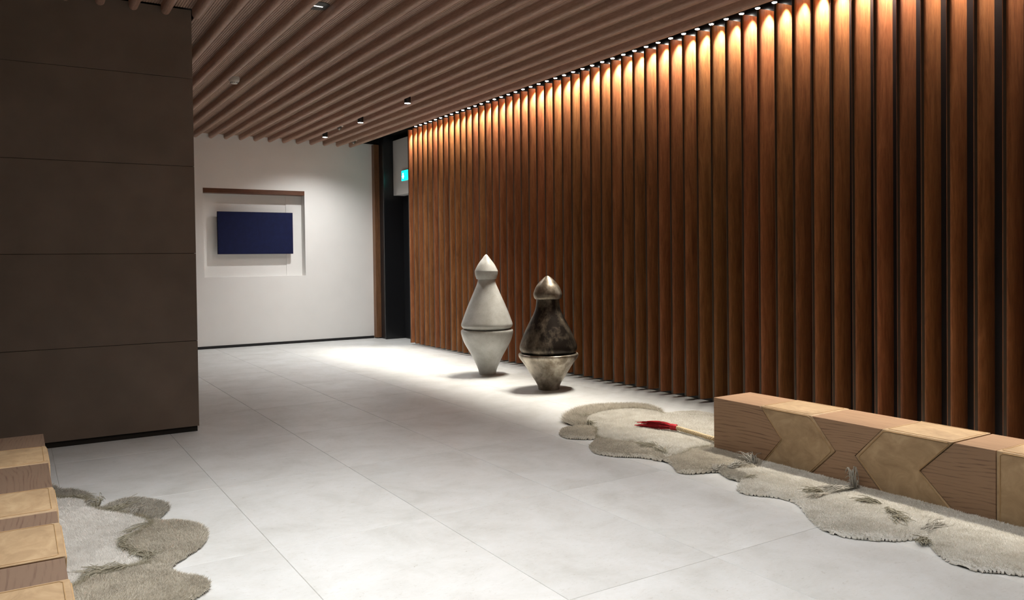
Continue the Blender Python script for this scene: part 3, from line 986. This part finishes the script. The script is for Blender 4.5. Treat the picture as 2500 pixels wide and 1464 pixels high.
for c, d, n, l, sp, ri, mt in (((4.50, 3.13, 0.03), (-1, 0.05), 26, 0.22, 0.18, 0.02, 'grey'), ((4.47, 3.10, 0.03), (0.15, 0.25), 14, 0.05, 0.5, 0.11, 'grey'),
                               ((4.22, 3.16, 0.03), (-0.6, 0.5), 18, 0.09, 0.35, 0.03, 'olive'), ((4.2, 3.12, 0.03), (-1, -0.1), 16, 0.16, 0.2, 0.015, 'beige'),
                               ((4.40, 3.86, 0.03), (0.3, 0.5), 22, 0.11, 0.45, 0.05, 'grey'), ((4.20, 3.88, 0.03), (1, 0.15), 16, 0.14, 0.25, 0.03, 'grey'), ((4.1, 3.93, 0.02), (0.8, 0.2), 18, 0.12, 0.3, 0.02, 'grey'),
                               ((4.12, 3.68, 0.02), (0.4, -0.9), 12, 0.08, 0.4, 0.02, 'olive'),
                               ((4.30, 2.82, 0.03), (-0.4, 0.8), 16, 0.10, 0.35, 0.03, 'olive'), ((4.25, 2.74, 0.03), (-0.5, -0.9), 14, 0.12, 0.25, 0.02, 'olive'), ((4.16, 2.64, 0.03), (-0.5, -0.9), 14, 0.12, 0.25, 0.02, 'olive'),
                               ((3.99, 2.37, 0.016), (-0.6, -0.4), 20, 0.07, 0.45, 0.012, 'olive'), ((4.08, 2.41, 0.025), (1, 0.1), 16, 0.20, 0.16, 0.015, 'grey'),
                               ((4.20, 4.62, 0.03), (-0.3, 0.9), 26, 0.13, 0.4, 0.015, 'olive'), ((4.14, 4.45, 0.028), (0.3, 0.9), 22, 0.13, 0.4, 0.012, 'olive'),
                               ((4.40, 5.84, 0.04), (0.5, 0.5), 14, 0.09, 0.4, 0.03, 'olive'), ((4.33, 5.66, 0.035), (-0.2, -0.8), 14, 0.08, 0.4, 0.02, 'olive')):
    obj('yarn_tuft', tuft(c, d, n, l, sp, ri if ri > 0.04 else ri * 0.6), M[mt], rug_r)

# left rug: comes out from under the left bench
out_l = catmull([(0.150, 5.985), (0.23, 5.985), (0.305, 5.93), (0.370, 5.80), (0.402, 5.58), (0.394, 5.43), (0.43, 5.425), (0.516, 5.515), (0.625, 5.49), (0.735, 5.35), (0.772, 5.24), (0.735, 5.115), (0.672, 5.00), (0.69, 4.945), (0.787, 4.868),
                 (0.845, 4.785), (0.873, 4.675), (0.860, 4.535), (0.796, 4.391), (0.640, 4.207), (0.615, 4.13), (0.640, 4.05), (0.676, 3.995), (0.718, 3.95), (0.738, 3.88), (0.713, 3.79), (0.632, 3.73), (0.55, 3.66), (0.48, 3.54), (0.47, 3.40), (0.38, 3.28), (0.25, 3.22), (0.150, 3.22)], 5)
out_l = out_l[out_l[:, 0] > 0.148]
white_l = catmull([(0.10, 5.76), (0.207, 5.738), (0.31, 5.665), (0.352, 5.50), (0.375, 5.375), (0.453, 5.245), (0.544, 5.122), (0.599, 5.0), (0.611, 4.934), (0.58, 4.85), (0.489, 4.738), (0.427, 4.617), (0.445, 4.495), (0.491, 4.379), (0.517, 4.30), (0.478, 4.267), (0.362, 4.248), (0.251, 4.229), (0.10, 4.22)], 5)
lobe_b = catmull([(0.385, 5.43), (0.43, 5.50), (0.52, 5.56), (0.64, 5.53), (0.76, 5.38), (0.80, 5.24), (0.75, 5.10), (0.655, 4.985), (0.61, 5.0), (0.55, 5.13), (0.46, 5.25), (0.385, 5.375)], 5)
lobe_c = catmull([(0.62, 4.965), (0.70, 4.97), (0.80, 4.90), (0.90, 4.80), (0.91, 4.6), (0.82, 4.37), (0.65, 4.19), (0.54, 4.22), (0.52, 4.31), (0.50, 4.385), (0.455, 4.50), (0.437, 4.615), (0.498, 4.73), (0.59, 4.84)], 5)
rug_l = make_rug('grey and off-white lobed shag rug beside the left leather strip bench', (0, 0, 0), out_l,
    [('near', 'beige', None, 0.015, 1.0), ('arc', 'grey', [(0.0, 6.1), (0.5, 6.1), (0.5, 5.41), (0.36, 5.40), (0.0, 5.7)], 0.018, 1.0), ('b', 'grey', lobe_b, 0.016, 1.0), ('c', 'beige', lobe_c, 0.015, 1.0), ('white', 'offwhite', white_l, 0.018, 1.0), ('border', 'olive', [(0, 0), (0.001, 0), (0, 0.001)], 0.020, 1.0)],
    0.009, 150000, 0.036, 0.0036, (5, white_l, 0.036))
for c, d, n, l, sp, ri, mt in (((0.40, 5.42, 0.025), (0.2, 0.3), 8, 0.05, 0.3, 0.10, 'olive'), ((0.41, 5.34, 0.028), (0.8, -0.6), 16, 0.11, 0.25, 0.012, 'olive'), ((0.47, 5.25, 0.03), (0.5, 0.5), 20, 0.11, 0.35, 0.025, 'olive'), ((0.56, 5.14, 0.03), (0.3, 0.6), 16, 0.09, 0.35, 0.02, 'grey'),
                               ((0.60, 4.90, 0.025), (-0.75, -0.65), 24, 0.16, 0.12, 0.012, 'olive'), ((0.52, 4.77, 0.025), (-0.65, -0.75), 24, 0.15, 0.12, 0.012, 'olive'), ((0.44, 4.62, 0.025), (0.25, -0.9), 24, 0.14, 0.25, 0.015, 'olive'), ((0.48, 4.45, 0.025), (0.3, -0.9), 24, 0.14, 0.3, 0.02, 'olive'),
                               ((0.51, 4.28, 0.025), (0.6, 0.8), 22, 0.15, 0.2, 0.015, 'olive'), ((0.44, 4.255, 0.028), (-1, 0.1), 18, 0.09, 0.5, 0.02, 'olive'), ((0.34, 4.25, 0.028), (-0.9, 0.5), 12, 0.11, 0.4, 0.02, 'olive'), ((0.24, 4.22, 0.028), (0.9, 0.3), 14, 0.13, 0.3, 0.02, 'olive'),
                               ((0.36, 5.56, 0.028), (0.2, -0.9), 20, 0.09, 0.4, 0.015, 'grey'), ((0.30, 5.71, 0.028), (0.7, -0.5), 16, 0.08, 0.4, 0.02, 'olive')):
    obj('yarn_tuft', tuft(c, d, n, l, sp, ri * 0.6, 0.0017), M[mt], rug_l)

# ------------------------------------------------------------------ rope with red tassel lying on the cream rug
t = thing('tassel_rope', 'red ribbon tassel on a twisted beige rope lying on the cream rug', 'tassel', (4.69, 4.93, 0.045))
cl = catmull([(0.0, -0.005, 0.024), (-0.005, -0.10, 0.022), (-0.012, -0.24, 0.020), (-0.035, -0.40, 0.020), (-0.03, -0.47, 0.020), (0.06, -0.505, 0.018), (0.22, -0.50, 0.016), (0.34, -0.48, 0.014), (0.44, -0.45, 0.012)], 14, closed=False)
seglen = np.concatenate([[0], np.cumsum(np.linalg.norm(np.diff(cl, axis=0), axis=1))])
for s in range(3):
    pts = []
    for i in range(len(cl)):
        tg = cl[min(i + 1, len(cl) - 1)] - cl[max(i - 1, 0)]
        tg /= np.linalg.norm(tg)
        sd = np.cross(tg, (0, 0, 1.0))
        upv = np.cross(sd, tg)
        a = seglen[i] * 2 * math.pi / 0.062 + s * 2 * math.pi / 3
        pts.append(cl[i] + 0.0105 * (math.cos(a) * sd + math.sin(a) * upv))
    V, Fc = tube_geo(pts, 0.0090, 8)
    obj('rope_strand', make_mesh('rope_strand', V, Fc, 180), M['rope'], t)
dirv = np.array([-0.10, 0.28, 0.0])
dirv /= np.linalg.norm(dirv)
sidev = np.array([dirv[1], -dirv[0], 0])
V, Fc = tube_geo([np.array([0, -0.012, 0.026]) + dirv * s_ for s_ in (0.0, 0.004, 0.05, 0.058)], 0.0265, 16, taper=[0.92, 1, 1, 0.9])
obj('collar', make_mesh('collar', V, Fc, 40), M['red'], t)
for i in range(64):
    a = rng.uniform(-1, 1)
    hz = rng.uniform(0, 1)
    l = rng.uniform(0.17, 0.31) if i > 6 else 0.33
    wdt = rng.uniform(0.009, 0.015)
    base = np.array([0, -0.012, 0.026]) + dirv * 0.05 + sidev * a * 0.018 + np.array([0, 0, (hz - 0.5) * 0.03])
    d = dirv + sidev * (a * 0.035 + rng.normal(0, 0.025))
    tw = rng.uniform(-0.9, 0.9)
    verts, faces = [], []
    for q, t_ in enumerate(np.linspace(0, 1, 7)):
        p = base + d * l * t_
        p[2] = max(base[2] + 0.016 * math.sin(t_ * 3.1) * hz - 0.02 * t_ * (1 - hz), -0.002 + 0.012 * hz)
        an = tw * t_ + rng.normal(0, 0.1)
        w_ = (sidev * math.cos(an) + np.array([0, 0, 1]) * math.sin(an)) * wdt / 2 * (1 if t_ < 0.8 else 0.7)
        th = np.cross(d / np.linalg.norm(d), w_)
        th = th / (np.linalg.norm(th) + 1e-9) * 0.0008
        verts += [p - w_ - th, p + w_ - th, p + w_ + th, p - w_ + th]
        if q:
            o_ = 4 * q
            for e_ in range(4):
                f_ = (e_ + 1) % 4
                faces.append((o_ - 4 + e_, o_ - 4 + f_, o_ + f_, o_ + e_))
    faces += [(3, 2, 1, 0), (24, 25, 26, 27)]
    obj('ribbon', make_mesh('ribbon', verts, faces), M['red'], t)
